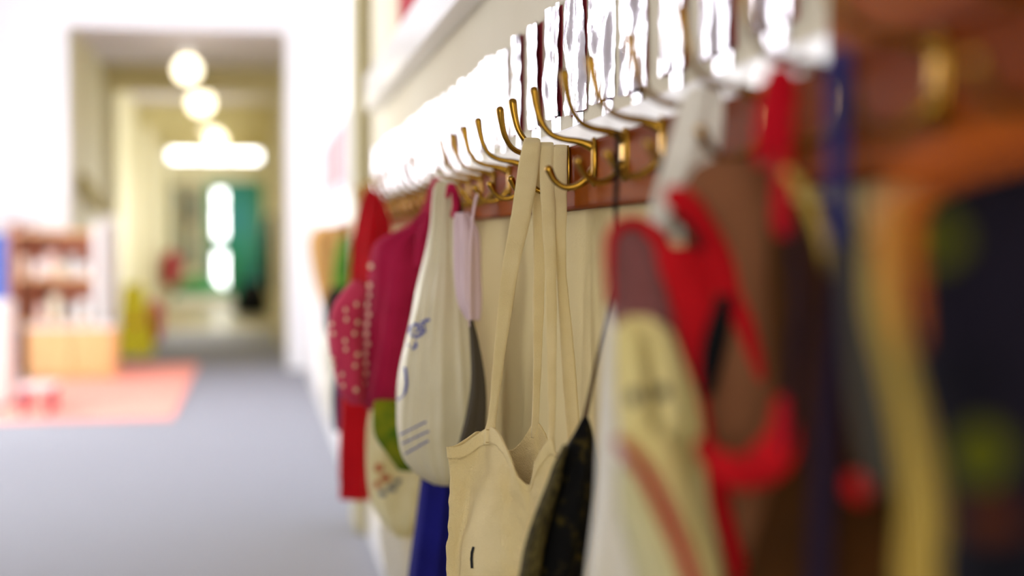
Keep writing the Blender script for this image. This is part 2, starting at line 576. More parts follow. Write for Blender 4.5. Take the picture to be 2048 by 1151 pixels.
# prototypes of the brass hook
def make_hook():
    root = thing('coat_hook', 'x', 'coat hook', (0, 0, 0), 'brass coat hooks along the rail')
    bm = bmesh.new()
    # oval backplate, domed
    N_ = 28
    prof = [(1.0, 0.0), (1.0, 0.0022), (0.9, 0.0036), (0.6, 0.0046), (0.0, 0.005)]
    prev = None
    for (s, d) in prof:
        if s == 0:
            c = bm.verts.new((-d, 0, 0))
            for k in range(N_): bm.faces.new([prev[k], prev[(k + 1) % N_], c])
            break
        ring = []
        for k in range(N_):
            a = 2 * math.pi * k / N_
            ring.append(bm.verts.new((-d, 0.0115 * s * spw(math.cos(a), 2.6), (0.0285 - 0.0095 * (1 - s)) * spw(math.sin(a), 2.4))))
        if prev:
            for k in range(N_): bm.faces.new([prev[k], prev[(k + 1) % N_], ring[(k + 1) % N_], ring[k]])
        prev = ring
    link('backplate', bm, brass, root, True)
    tube('upper_arm', [(-0.001, 0, 0.016, .0072), (-0.008, 0, 0.0195, .0056), (-0.020, 0, 0.0235, .0042), (-0.038, 0, 0.0265, .0036), (-0.052, 0, 0.0330, .0035),
                       (-0.062, 0, 0.0470, .0037), (-0.067, 0, 0.065, .0044), (-0.0695, 0, 0.0815, .0052)], brass, root, seg=14)
    tube('lower_arm', [(-0.001, 0, -0.010, .0068), (-0.010, 0, -0.020, .0050), (-0.022, 0, -0.0275, .0040), (-0.035, 0, -0.0285, .0035),
                       (-0.046, 0, -0.021, .0037), (-0.053, 0, -0.008, .0048)], brass, root, seg=14)
    for z in (0.021, -0.023):
        bm = bmesh.new()
        bmesh.ops.create_uvsphere(bm, u_segments=12, v_segments=6, radius=0.0033)
        for v in bm.verts: v.co.x = v.co.x * 0.5 - 0.0042; v.co.z += z
        link('screw', bm, brass, root, True)
    return root

hook0 = make_hook()
HX = XW - 0.020
K = [1140, 1190, 1250, 1340]
# even spacing found from the backplates
def Y_at(u, X):
    return PX(u, 400, X).y
PITCH = 0.139
Y1 = Y_at(1190, HX)
tips = {1: 1022, 0: 1067, -1: 1128, 2: 1000, 3: 937, 4: 925, 5: 906, 6: 867, 7: 848, 8: 822, 9: 801}
HN = []
used = False
def copy_tree(o, parent=None):
    c = o.copy(); COL.objects.link(c); c.parent = parent
    for ch in list(o.children): copy_tree(ch, c)
    return c
ordn = ['first', 'second', 'third', 'fourth', 'fifth', 'sixth', 'seventh', 'eighth', 'ninth', 'tenth', 'eleventh', 'twelfth', 'thirteenth',
        'fourteenth', 'fifteenth', 'sixteenth', 'seventeenth', 'eighteenth', 'nineteenth', 'twentieth', 'twenty-first', 'twenty-second', 'twenty-third']
special_hook = {1: 'brass coat hook holding the four straps of the cream canvas tote',
                0: 'brass coat hook with an empty U-shaped lower arm just right of the canvas straps',
                -1: 'brass coat hook with the black cord of the mesh bag tied on it'}
def hook_label(k):
    if k in special_hook: return special_hook[k]
    if k > 1: return 'brass double-arm coat hook, %s beyond the canvas tote straps' % ordn[k - 2]
    return 'blurred brass coat hook, %s nearer than the one holding the black cord' % ordn[-k - 2]
for k in range(-8, 23):
    y = Y1 + k * PITCH
    if y > 4.9 or y < 0.3: continue
    h = hook0 if not used else copy_tree(hook0)
    used = True
    z = EYE + 0.092
    h.location = (HX, y, z)
    ang = random.uniform(-0.12, 0.12)
    if k in tips:
        best = None
        for t in np.linspace(-0.5, 0.5, 81):
            p = Vector((HX - 0.0695 * math.cos(t), y - 0.0695 * math.sin(t), z + 0.07)) - CAM
            u = 1024 + FPX * p.dot(RGT) / p.dot(FWD)
            if best is None or abs(u - tips[k]) < best[0]: best = (abs(u - tips[k]), t)
        ang = best[1]
    h.rotation_euler = (random.uniform(-0.03, 0.03), 0, ang)
    h['label'] = hook_label(k)
    HN.append((k, y))

# ------------------------------------------------------------------ foil name tags
def foil_sheet(w_, h_, seed, amp=0.0042, nx=14, nz=26):
    from mathutils import noise as N
    bm = bmesh.new()
    g = []
    for i in range(nx + 1):
        col = []
        for j in range(nz + 1):
            a, b_ = i / nx, j / nz
            y = (a - 0.5) * w_; z = (b_ - 0.5) * h_
            y += 0.0022 * N.noise(Vector((b_ * 4, seed, a * 2)))
            z += 0.0030 * N.noise(Vector((a * 4 + 9, seed, b_ * 2)))
            d = amp * (N.noise(Vector((y * 58, z * 20, seed * 3.7))) + 0.5 * N.noise(Vector((y * 130, z * 60, seed * 1.3)))) + amp * 1.2
            d += 0.9 * amp * math.sin(a * 9 + seed) 
            col.append(bm.verts.new((-abs(d) - 0.0006, y, z)))
        g.append(col)
    for i in range(nx):
        for j in range(nz):
            bm.faces.new([g[i][j], g[i + 1][j], g[i + 1][j + 1], g[i][j + 1]])
    return bm

TH = 0.150
n_tag = 0
for k in range(-7, 24):
    y = Y1 + (k - 0.02) * PITCH + 0.035
    if y > 4.85 or y < 0.98: continue
    rr = random.Random(k + 50)
    zc = EYE + 0.240 + rr.uniform(-0.004, 0.004)
    if k == 1: lab = 'large crinkled silver foil tag directly above the canvas tote straps'
    elif k > 1: lab = 'crinkled silver foil tag on the cream wall, %s beyond the one above the tote straps' % ordn[k - 2]
    else: lab = 'crinkled silver foil tag, %s nearer than the one above the tote straps' % ordn[-k]
    t = thing('foil_tag', lab, 'name tag', (XW, y, zc), 'silver foil tags above the hooks')
    wd = 0.099 + rr.uniform(-0.008, 0.008)
    bm = bmesh.new()
    box(bm, (-0.0006, -wd / 2 + 0.006, -TH / 2), (0, wd / 2 - 0.006, TH / 2 - .003))
    c = link('backing_card', bm, red_card, t); c['label'] = 'red backing card'
    f = link('foil_sheet', foil_sheet(wd, TH, k + 30), foil, t, True)
    c.rotation_euler = f.rotation_euler = (rr.uniform(-0.035, 0.035), 0, 0)
    f2_ = link('lower_strip', foil_sheet(wd * 0.5, 0.05, k + 60, 0.0016, 8, 10), foil, t, True)
    f2_.location = (0.0006, rr.uniform(-0.02, 0.0), -TH / 2 - 0.018)
    n_tag += 1

# ------------------------------------------------------------------ poster above the ledge
po = thing('wall_poster', 'red-edged poster fixed to the cream wall above the white ledge', 'poster', (XW, 3.0, EYE + 0.9))
o = bx('border', (XW - 0.004, 1.2, EYE + 0.61), (XW, 4.02, EYE + 1.25), red_card, None); attach(o, po); o['label'] = 'red border'
o = bx('sheet', (XW - 0.006, 1.25, EYE + 0.80), (XW - 0.003, 3.9, EYE + 1.2), paper, None); attach(o, po)

# ------------------------------------------------------------------ canvas tote (in focus)
tote = thing('tote_bag', 'plain cream canvas tote bag hanging from a brass hook by four strap legs', 'tote bag', (0.33, 1.70, 0.5))
rings_px = [
    # near side from the outer corner to the wall corner, then back along the far side
    [(896, 893, 1.734), (922, 890, 1.728), (944, 875, 1.722), (972, 857, 1.715), (992, 858, 1.690), (1016, 900, 1.650), (1036, 950, 1.620), (1062, 968, 1.610),
     (1072, 925, 1.595), (1092, 884, 1.585), (1106, 880, 1.580), (1113, 925, 1.580), (1130, 925, 1.600), (1150, 880, 1.640), (1158, 886, 1.680),
     (1110, 905, 1.740), (1082, 852, 1.770), (1066, 846, 1.775), (1044, 880, 1.785), (1018, 900, 1.800), (985, 880, 1.791), (960, 862, 1.773), (935, 876, 1.756), (912, 890, 1.745)],
    [(901, 940, 1.733), (921, 945, 1.729), (942, 938, 1.726), (964, 925, 1.712), (992, 925, 1.668), (1020, 950, 1.640), (1040, 985, 1.615), (1062, 1000, 1.608),
     (1076, 975, 1.594), (1094, 950, 1.580), (1108, 945, 1.576), (1118, 965, 1.575), (1134, 960, 1.600), (1152, 940, 1.640), (1158, 940, 1.680),
     (1110, 950, 1.740), (1082, 925, 1.770), (1066, 920, 1.775), (1044, 930, 1.790), (1018, 940, 1.800), (985, 935, 1.791), (960, 925, 1.773), (935, 930, 1.756), (912, 940, 1.745)],
    [(901, 1010, 1.735), (915, 1020, 1.731), (932, 1020, 1.728), (948, 1010, 1.708), (990, 1010, 1.645), (1024, 1020, 1.628), (1052, 1040, 1.612), (1072, 1050, 1.606),
     (1084, 1040, 1.590), (1100, 1030, 1.575), (1112, 1025, 1.572), (1124, 1030, 1.573), (1138, 1030, 1.600), (1150, 1020, 1.640), (1154, 1020, 1.680),
     (1110, 1025, 1.740), (1082, 1010, 1.770), (1066, 1010, 1.775), (1044, 1015, 1.790), (1018, 1015, 1.800), (985, 1015, 1.791), (960, 1010, 1.773), (935, 1010, 1.756), (912, 1012, 1.745)],
    [(894, 1100, 1.738), (905, 1110, 1.734), (917, 1110, 1.730), (931, 1110, 1.705), (990, 1110, 1.636), (1030, 1110, 1.622), (1060, 1115, 1.608), (1080, 1120, 1.600),
     (1092, 1115, 1.585), (1104, 1110, 1.570), (1116, 1110, 1.568), (1126, 1110, 1.572), (1138, 1110, 1.600), (1146, 1110, 1.640), (1148, 1110, 1.680),
     (1110, 1110, 1.740), (1082, 1110, 1.770), (1066, 1110, 1.775), (1044, 1110, 1.790), (1018, 1110, 1.800), (985, 1110, 1.791), (960, 1110, 1.773), (935, 1110, 1.756), (910, 1110, 1.745)],
]
def shift_ring(r, dv, su):
    return [(u + su * (u - 1020) / 100, v + dv, Y) for (u, v, Y) in r]
rings_px.append(shift_ring(rings_px[-1], 120, 2))
rings_px.append(shift_ring(rings_px[-2], 260, 0))
rings_px.append(shift_ring(rings_px[-3], 380, -6))
# control grid in the room, smoothed both ways
CG = [[PY(u, v, Y) for (u, v, Y) in r] for r in rings_px]
nC = len(CG[0])
def closed_spline(pts, n):
    out = []
    m_ = len(pts)
    for i in range(m_):
        p0, p1, p2, p3 = pts[i - 1], pts[i], pts[(i + 1) % m_], pts[(i + 2) % m_]
        for k in range(n):
            t = k / n
            out.append(0.5 * ((2 * p1) + (p2 - p0) * t + (2 * p0 - 5 * p1 + 4 * p2 - p3) * t * t + (3 * p1 - p0 - 3 * p2 + p3) * t ** 3))
    return out
RG = [closed_spline(r, 7) for r in CG]
nR = len(RG[0])
cols = []
for k in range(nR):
    cols.append(catmull([tuple(RG[j][k]) for j in range(len(RG))], 12))
from mathutils import noise as NZ
def tote_pt(k, j, out=0.0):
    p = Vector(cols[k % nR][j])
    a = Vector(cols[(k + 1) % nR][j]); b = Vector(cols[(k - 1) % nR][j])
    t = (a - b); nrm = Vector((t.y, -t.x, 0))
    nrm = nrm.normalized() if nrm.length > 1e-7 else Vector((0, 1, 0))
    w_ = 0.0028 * NZ.noise(Vector((p.x * 42, p.y * 42, p.z * 26))) + 0.0016 * NZ.noise(Vector((p.x * 120, p.y * 120, p.z * 95))) + 0.0022 * NZ.noise(Vector((p.x * 75, p.y * 75, p.z * 7))) * min(1, j / 14)
    fade = min(1.0, j / 6)
    return p + nrm * (out + w_ * (0.35 + 0.65 * fade))
nL = len(cols[0])
bm = bmesh.new()
V = [[bm.verts.new(tote_pt(k, j)) for j in range(nL)] for k in range(nR)]
for k in range(nR):
    for j in range(nL - 1):
        bm.faces.new([V[k][j], V[(k + 1) % nR][j], V[(k + 1) % nR][j + 1], V[k][j + 1]])
bot = bm.verts.new(sum((V[k][-1].co for k in range(nR)), Vector()) / nR)
for k in range(nR): bm.faces.new([V[k][-1], V[(k + 1) % nR][-1], bot])
body = link('body', bm, canvas, None, True); attach(body, tote)
sm = body.modifiers.new('thickness', 'SOLIDIFY'); sm.thickness = 0.0012; sm.offset = 0
# hem band
bm = bmesh.new()
V = [[bm.verts.new(tote_pt(k, j, 0.0009)) for j in range(0, 7)] for k in range(nR)]
for k in range(nR):
    for j in range(6):
        bm.faces.new([V[k][j], V[(k + 1) % nR][j], V[(k + 1) % nR][j + 1], V[k][j + 1]])
hem = link('hem', bm, canvas, None, True); attach(hem, tote)
sm = hem.modifiers.new('thickness', 'SOLIDIFY'); sm.thickness = 0.0022; sm.offset = 0

FL = ((2, 0.0006, 0.3), (4, 0.0010, 0.15), (7, 0.0004, 0.8))
def strap_leg(lv, parent, M=canvas_strap, b=0.0022, name='strap', seed=1):
    return loft(name, lv, 1.7, b, M, parent, seg=28, per=8, e=3.2, folds=FL, seed=seed, noise=0.0008, nfreq=60)
leg1 = strap_leg([(275, 1052, 1074, 1.724, .001), (278, 1048, 1079, 1.722, .004), (292, 1044, 1081, 1.708, .0035), (340, 1035, 1077, 1.704, .003), (430, 1022, 1062, 1.706, .0026),
           (540, 1003, 1037, 1.708, .0022), (650, 993, 1019, 1.710, .0022), (740, 985, 1006, 1.712, .002), (800, 980, 997, 1.713, .002), (840, 975, 992, 1.713, .0022), (860, 970, 992, 1.707, .003), (888, 968, 991, 1.702, .003)], tote, seed=2)
strap_leg([(277, 1053, 1074, 1.726, .001), (282, 1050, 1080, 1.732, .004), (330, 1058, 1084, 1.742, .003), (420, 1064, 1086, 1.746, .0026), (520, 1066, 1090, 1.752, .0022),
           (640, 1066, 1087, 1.762, .002), (760, 1066, 1081, 1.770, .002), (850, 1063, 1078, 1.774, .002), (875, 1063, 1080, 1.776, .002)], tote, seed=3)
strap_leg([(284, 1082, 1102, 1.724, .001), (287, 1081, 1106, 1.720, .004), (304, 1080, 1107, 1.709, .0035), (400, 1082, 1109, 1.704, .003), (520, 1090, 1112, 1.690, .0026),
           (640, 1092, 1113, 1.67, .0022), (760, 1095, 1112, 1.635, .002), (840, 1097, 1110, 1.605, .002), (880, 1096, 1109, 1.588, .0022), (900, 1096, 1110, 1.583, .002)], tote, seed=4)
strap_leg([(289, 1110, 1130, 1.724, .001), (292, 1107, 1134, 1.720, .004), (309, 1106, 1135, 1.709, .0035), (420, 1106, 1134, 1.706, .003), (540, 1112, 1133, 1.704, .0028),
           (660, 1119, 1145, 1.695, .0026), (780, 1126, 1155, 1.68, .0026), (850, 1132, 1160, 1.67, .0026), (890, 1136, 1162, 1.66, .002)], tote, seed=5)
# stitched strap patch and print mark
T = bvh_of(body)
decal('print_mark', body, stroke([(949, 1094), (946, 1104), (945, 1118), (946, 1134)], 5), black_cloth, tote, 0.0016)
tan_thread = mat('tan_thread', '#a8854a', 0.9)
decal('stitching', leg1, stroke([(973, 859), (989, 860)], 1.6) + stroke([(972, 884), (989, 885)], 1.6), tan_thread, tote, 0.0006)
decal('thread_knot', hem, [disc(911, 915, 5, 3)], tan_thread, tote, 0.0022)

# ------------------------------------------------------------------ black mesh drawstring bag
mb = thing('drawstring_bag', 'black and gold mesh drawstring bag overlapping the right side of the canvas tote', 'drawstring bag', (0.30, 1.42, 0.6))
loft('body', [(830, 1168, 1173, 1.42, .002), (850, 1158, 1178, 1.42, .008), (900, 1130, 1182, 1.42, .02), (960, 1101, 1183, 1.42, .03), (1040, 1070, 1180, 1.42, .035), (1100, 1051, 1171, 1.42, .04),
              (1151, 1042, 1157, 1.42, .045), (1260, 1020, 1145), (1380, 1030, 1140), (1420, 1070, 1120, 1.42, .02)], 1.42, 0.045, mesh_m, mb, folds=((5, .002, .4), (9, .0012, .2)), noise=.004, nfreq=40, seed=7)
loft('side_panel', [(890, 1127, 1136, 1.405, .006), (930, 1108, 1124, 1.40, .01), (960, 1098, 1120, 1.395, .014), (1040, 1067, 1098, 1.39, .016), (1100, 1049, 1085, 1.385, .018), (1151, 1040, 1078, 1.38, .02), (1260, 1018, 1060, 1.38, .02)],
     1.39, .01, mat('olive_net', '#0c0a06', .9, col2='#5c512a', nscale=260, bump=.8, bscale=500, stretch=(1, 1, .35)), mb, seed=8)
ptube('neck_cord', [(1236, 265, 1.30, 5), (1234, 340, 1.30, 6), (1231, 420, 1.31, 5), (1230, 500, 1.32, 2.5), (1229, 575, 1.33, 2.5)], black_cloth, mb)
ptube('drawstring', [(1229, 560, 1.33, 3.6), (1212, 640, 1.36, 3.8), (1190, 740, 1.39, 4), (1170, 835, 1.42, 5)], cord_brown, mb)
ptube('cord_end', [(1229, 560, 1.33, 2.2), (1230, 610, 1.33, 2.2), (1229, 660, 1.33, 2.4)], cord_brown, mb)

# ------------------------------------------------------------------ plastic carrier bag
pb = thing('carrier_bag', 'pale cream plastic carrier bag with blue lettering hanging between the rose backpack and canvas tote', 'carrier bag', (0.3, 2.3, 0.7))
pbody = loft('body', [(362, 875, 903, 2.36, .006), (380, 870, 911, 2.36, .012), (430, 866, 915, 2.35, .016), (480, 858, 922, 2.34, .024), (540, 846, 932, 2.33, .035), (600, 831, 941, 2.31, .05), (700, 808, 954, 2.3, .07),
              (800, 797, 966, 2.3, .08), (870, 796, 969, 2.3, .08), (920, 811, 966, 2.3, .07), (950, 838, 945, 2.3, .05), (967, 868, 915, 2.3, .02)],
             2.3, 0.07, plastic_m, pb, seg=120, folds=((17, .0013, .35), (27, .0007, .2), (7, .002, .3)), noise=.004, nfreq=22, seed=9)
# lettering: "er" and the remains of a logo
def sk(pts, cx, cy, s, rot):
    c, q = math.cos(rot), math.sin(rot)
    return [(cx + s * (x * c - y * q), cy + s * (x * q + y * c)) for x, y in pts]
e_ = [(-0.9, 0.05), (0.9, 0.0), (0.8, -0.6), (0.2, -0.95), (-0.5, -0.8), (-0.9, -0.2), (-0.85, 0.5), (-0.3, 0.95), (0.4, 0.9), (0.9, 0.55)]
r_ = [(-0.6, -0.95), (-0.6, 0.95)]; r2 = [(-0.6, -0.3), (-0.1, -0.85), (0.5, -0.95), (0.9, -0.75)]
pr = stroke(sk(e_, 832, 661, 13, -0.35), 6) + stroke(sk(r_, 853, 651, 11, -0.35), 5) + stroke(sk(r2, 853, 651, 11, -0.35), 5)
pr += stroke([(818, 690), (826, 697), (833, 692), (832, 684)], 5)
decal('blue_lettering', pbody, pr, blue_print, pb, 0.001)
pr = stroke([(811, 735), (813, 750), (814, 768), (811, 784), (803, 795), (796, 799)], 5)
decal('logo_outline', pbody, pr, blue_print, pb, 0.001)
ln = []
rr = random.Random(2)
for (x0, y0, x1, y1) in ((802, 868, 854, 842), (806, 886, 856, 862), (812, 906, 856, 881)):
    t = 0
    while t < 0.95:
        d = rr.uniform(0.05, 0.13)
        ln += stroke([(x0 + (x1 - x0) * t, y0 + (y1 - y0) * t), (x0 + (x1 - x0) * (t + d), y0 + (y1 - y0) * (t + d))], 3.2)
        t += d + 0.045
decal('small_print', pbody, ln, blue_print, pb, 0.001)

# behind the carrier bag
lg = thing('lilac_garment', 'pale lilac-pink garment on the wall between carrier bag and canvas straps', 'garment', (0.36, 2.2, 1.0))
loft('body', [(425, 912, 935, 2.24, .01), (470, 911, 955, 2.2, .015), (540, 912, 958, 2.2, .02), (600, 918, 960, 2.2, .018), (640, 935, 957, 2.2, .01)], 2.2, 0.02, lilac, lg, folds=((4, .003, .3),), seed=3)
bs = tag(loft('black_strap', [(395, 908, 922, 2.33, .004), (430, 911, 926, 2.33, .006), (500, 912, 926, 2.33, .004), (560, 915, 926, 2.33, .003)], 2.33, .004, black_cloth), 'black strap hanging beside the neck of the pale carrier bag', 'strap')
ptube('strap_loop', [(895, 392, 2.30, 5), (900, 372, 2.30, 6), (908, 380, 2.30, 7), (912, 410, 2.31, 8), (906, 430, 2.31, 6)], crimson).name = 'crimson_loop'
tag(bpy.data.objects['crimson_loop'], 'crimson fabric loop on a brass hook behind the neck of the carrier bag', 'loop')
tag(loft('shadow_sliver', [(640, 938, 946, 2.12, .004), (690, 942, 957, 2.12, .015), (760, 944, 968, 2.12, .02), (830, 934, 970, 2.12, .025), (950, 900, 968, 2.12, .02), (1000, 905, 960, 2.12, .01)], 2.12, .02, shadow_brown, seed=5, folds=((4, .003, .3),)),  # dark shape put in for the shadow beside the carrier bag
    'dark grey-brown sliver modelled for the shadow right of the carrier bag', 'bag')
tag(loft('blue_cloth_bag', [(880, 860, 905, 2.5, .02), (965, 846, 910, 2.5, .04), (1050, 836, 902, 2.5, .05), (1151, 822, 898, 2.5, .06), (1260, 812, 892, 2.5, .06), (1330, 820, 880, 2.5, .03)], 2.5, .05, navy, seed=6, folds=((7, .005, .3), (12, .002, .2))),
    'deep blue cloth hanging below the pale carrier bag, beside the canvas tote', 'cloth bag')

# ------------------------------------------------------------------ rose and crimson backpack
bp = thing('backpack', "child's crimson backpack with a rose front pocket and a row of pale dots", 'backpack', (0.25, 2.8, 0.8))
bb_ = loft('body', [(392, 857, 876, 2.62, .008), (425, 846, 876, 2.64, .02), (452, 815, 872, 2.7, .035), (480, 760, 866, 2.75, .05), (515, 743, 862, 2.78, .07), (600, 736, 845, 2.8, .08), (700, 722, 830, 2.8, .08), (770, 714, 812, 2.8, .08),
              (800, 722, 796, 2.8, .06), (818, 742, 780, 2.8, .03)], 2.8, .08, crimson, bp, folds=((5, .004, .25), (9, .002, .4)), noise=.006, nfreq=16, seed=11)
pk = loft('front_pocket', [(562, 700, 728, 2.72, .02), (585, 680, 736, 2.71, .04), (620, 664, 728, 2.7, .05), (680, 660, 727, 2.7, .055), (740, 668, 726, 2.7, .055), (780, 680, 728, 2.7, .05), (806, 700, 730, 2.7, .03)], 2.7, .05, pink_red, bp, noise=.006, nfreq=20, seed=12)
ptube('shoulder_strap', [(872, 362, 2.56, 6), (864, 395, 2.57, 8), (858, 440, 2.60, 9), (846, 480, 2.64, 9), (838, 530, 2.66, 6)], crimson, bp, flat=1.6)
ptube('hanging_loop', [(876, 358, 2.56, 4), (870, 380, 2.56, 5), (858, 420, 2.58, 7)], pink_red, bp)
dots = [disc(744 - i * 0.9 + 2 * math.sin(i * 2.3), 512 + i * 19.5, 4.5, 6) for i in range(14)]
decal('pale_dots', bb_, dots, dot_m, bp, 0.004)
rr = random.Random(5)
dots = [disc(670 + 20 * (i % 3) + rr.uniform(-3, 3), 605 + 32 * (i // 3) + 11 * (i % 2) + rr.uniform(-5, 5), 3, 4.5) for i in range(0, 18)]
decal('pocket_dots', pk, dots, dot_m, bp, 0.004)
# things below and behind it
cg = thing('cotton_bag', 'cream patterned cotton bag hanging below the crimson backpack', 'cloth bag', (0.27, 2.95, 0.6))
cb = loft('body', [(800, 748, 815, 2.95, .02), (850, 738, 852, 2.95, .04), (930, 737, 862, 2.95, .05), (1000, 745, 852, 2.95, .05), (1040, 765, 840, 2.95, .04), (1072, 795, 820, 2.95, .015)], 2.95, .05, print_cotton, cg, folds=((6, .004, .3),), seed=14)
decal('printed_flowers', cb, [disc(760, 935, 7, 9), disc(772, 955, 9, 7), disc(757, 968, 6, 8)], mat('rust_flower', '#b0522e', 0.8), cg, .004)
decal('printed_leaves', cb, [disc(783, 975, 9, 6, rot=.5), disc(767, 985, 6, 6), disc(795, 962, 8, 5, rot=-.6)], mat('slate_leaf', '#4a5570', 0.8), cg, .004)
tag(loft('green_bag', [(800, 750, 800, 2.6, .01), (830, 747, 812, 2.6, .03), (870, 752, 822, 2.6, .035), (905, 775, 828, 2.6, .03), (940, 800, 830, 2.6, .01)], 2.6, .03, olive, folds=((4, .003, .3),), seed=15),
    'olive green and yellow cloth bag bulging out under the crimson backpack', 'cloth bag')
tag(loft('white_bag', [(1000, 770, 830, 3.1, .02), (1060, 757, 850, 3.1, .05), (1151, 772, 862, 3.1, .06), (1230, 790, 850, 3.1, .04), (1260, 800, 840, 3.1, .02)], 3.1, .05, white_cloth, folds=((5, .004, .3),), seed=16),
    'off-white bag at the very bottom, below the cream patterned cotton bag', 'bag')
# red cardigan
rc = thing('cardigan', 'bright red knitted school cardigan with a long hanging sleeve', 'cardigan', (0.3, 3.6, 0.9))
loft('body', [(376, 737, 744, 3.6, .01), (400, 727, 760, 3.6, .03), (440, 717, 776, 3.6, .05), (500, 708, 782, 3.6, .06), (600, 703, 790, 3.6, .07), (700, 698, 780, 3.6, .07), (800, 696, 775, 3.6, .07), (850, 700, 760, 3.6, .06), (870, 705, 750, 3.6, .03)],
     3.6, .06, red_knit, rc, folds=((5, .006, .25), (8, .003, .3)), seed=17)
loft('sleeve', [(560, 700, 738, 3.52, .02), (640, 692, 745, 3.5, .04), (780, 681, 747, 3.45, .045), (880, 678, 744, 3.45, .045), (950, 677, 743, 3.45, .045), (960, 679, 741, 3.45, .04), (992, 679, 743, 3.45, .042), (997, 682, 740, 3.45, .02)],
     3.5, .045, red_knit, rc, folds=((5, .004, .25),), seed=18)
tag(loft('navy_garment', [(740, 672, 690, 3.9, .02), (790, 664, 690, 3.9, .03), (850, 666, 688, 3.9, .03), (862, 670, 684, 3.9, .01)], 3.9, .03, mat('navy_wool', '#1d2a5c', .9), seed=2),
    'navy blue garment corner peeking out left of the red cardigan', 'garment')
# far cluster beyond the pilaster
tag(loft('tan_coat', [(452, 640, 690, 6.2, .04), (480, 622, 690, 6.2, .08), (540, 628, 690, 6.2, .08), (600, 642, 690, 6.2, .08), (625, 650, 690, 6.2, .04)], 6.2, .08, tan_cloth, folds=((5, .01, .3),), seed=20),
    'tan coat hanging furthest along, beyond the khaki pilaster', 'coat')
tag(loft('green_coat', [(470, 682, 700, 5.75, .03), (500, 672, 702, 5.75, .05), (560, 664, 704, 5.75, .05), (610, 668, 702, 5.75, .04)], 5.75, .05, green_cloth, seed=21),
    'green coat hanging between the tan coat and the red cardigan', 'coat')
tag(loft('black_bag', [(575, 660, 698, 5.6, .03), (600, 648, 700, 5.6, .05), (640, 646, 695, 5.6, .05), (668, 655, 688, 5.6, .03)], 5.6, .05, black_cloth, seed=22),
    'small black bag hanging under the green coat', 'bag')
tag(loft('white_sack', [(640, 642, 690, 5.9, .03), (700, 640, 695, 5.9, .06), (800, 646, 695, 5.9, .06), (850, 660, 690, 5.9, .04)], 5.9, .05, white_cloth, seed=23),
    'white cloth sack hanging below the tan coat on the far wall', 'sack')

# ------------------------------------------------------------------ near, strongly blurred things
# brown backpack with red trim
bk = thing('toddler_backpack', 'brown backpack with a red piped mauve pocket and broad red straps', 'backpack', (0.32, 1.0, 0.9))
loft('back_panel', [(318, 1420, 1490, .96, .01), (345, 1385, 1530, .96, .02), (420, 1372, 1552, .96, .03), (600, 1385, 1556, .96, .035), (800, 1398, 1562, .96, .035), (900, 1400, 1590, .96, .035), (1000, 1420, 1595, .96, .03), (1151, 1440, 1600, .96, .03), (1230, 1460, 1590, .96, .015)],
     .96, .03, brown_pack, bk, seed=30, noise=.004, nfreq=30)
loft('pocket', [(438, 1255, 1290, 1.02, .01), (465, 1224, 1326, 1.02, .02), (540, 1218, 1350, 1.02, .03), (620, 1226, 1365, 1.02, .03), (700, 1245, 1385, 1.02, .03), (760, 1270, 1395, 1.02, .02)], 1.02, .03, mauve_pack, bk, seed=31, noise=.004, nfreq=30)
loft('strap_gap_shade', [(590, 1438, 1466, .925, .003), (660, 1412, 1460, .925, .004), (720, 1402, 1446, .925, .004), (790, 1404, 1424, .925, .003)], .925, .004, black_cloth, bk, seg=28, seed=50)  # black patch put in for the shaded gap between the red straps
ptube('piping', [(1221, 600, .98, 8), (1218, 520, .98, 10), (1224, 468, .98, 12), (1252, 444, .98, 13), (1292, 452, .98, 15), (1330, 500, .97, 18), (1352, 580, .97, 20), (1376, 680, .96, 20), (1392, 780, .96, 18)], red_web, bk)
loft('shoulder_strap', [(372, 1335, 1372, .93, .004), (400, 1328, 1402, .93, .006), (440, 1362, 1428, .93, .006), (500, 1392, 1460, .93, .006), (580, 1430, 1492, .93, .006), (660, 1465, 1515, .93, .006), (740, 1495, 1532, .93, .005), (800, 1508, 1535, .93, .003)],
     .93, .006, red_web, bk, seg=28, seed=32)
loft('shoulder_strap', [(490, 1310, 1400, .94, .006), (540, 1318, 1450, .94, .008), (600, 1345, 1462, .94, .008), (660, 1362, 1440, .94, .008), (740, 1375, 1412, .94, .006), (860, 1392, 1424, .94, .006), (960, 1405, 1452, .93, .008), (1010, 1418, 1460, .93, .006), (1080, 1440, 1480, .93, .005), (1180, 1465, 1510, .93, .005)],
     .94, .008, red_web, bk, seg=28, seed=33)
ptube('bottom_band', [(1402, 895, .86, 22), (1440, 930, .83, 34), (1490, 945, .82, 38), (1545, 912, .80, 46), (1566, 865, .80, 34), (1562, 805, .80, 16)], red_web, bk, flat=.6)
ptube('strap_hole_shade', [(1345, 432, .92, 9), (1375, 455, .92, 9), (1398, 492, .92, 10)], black_cloth, bk)  # black tube standing in for the shaded holes between the straps
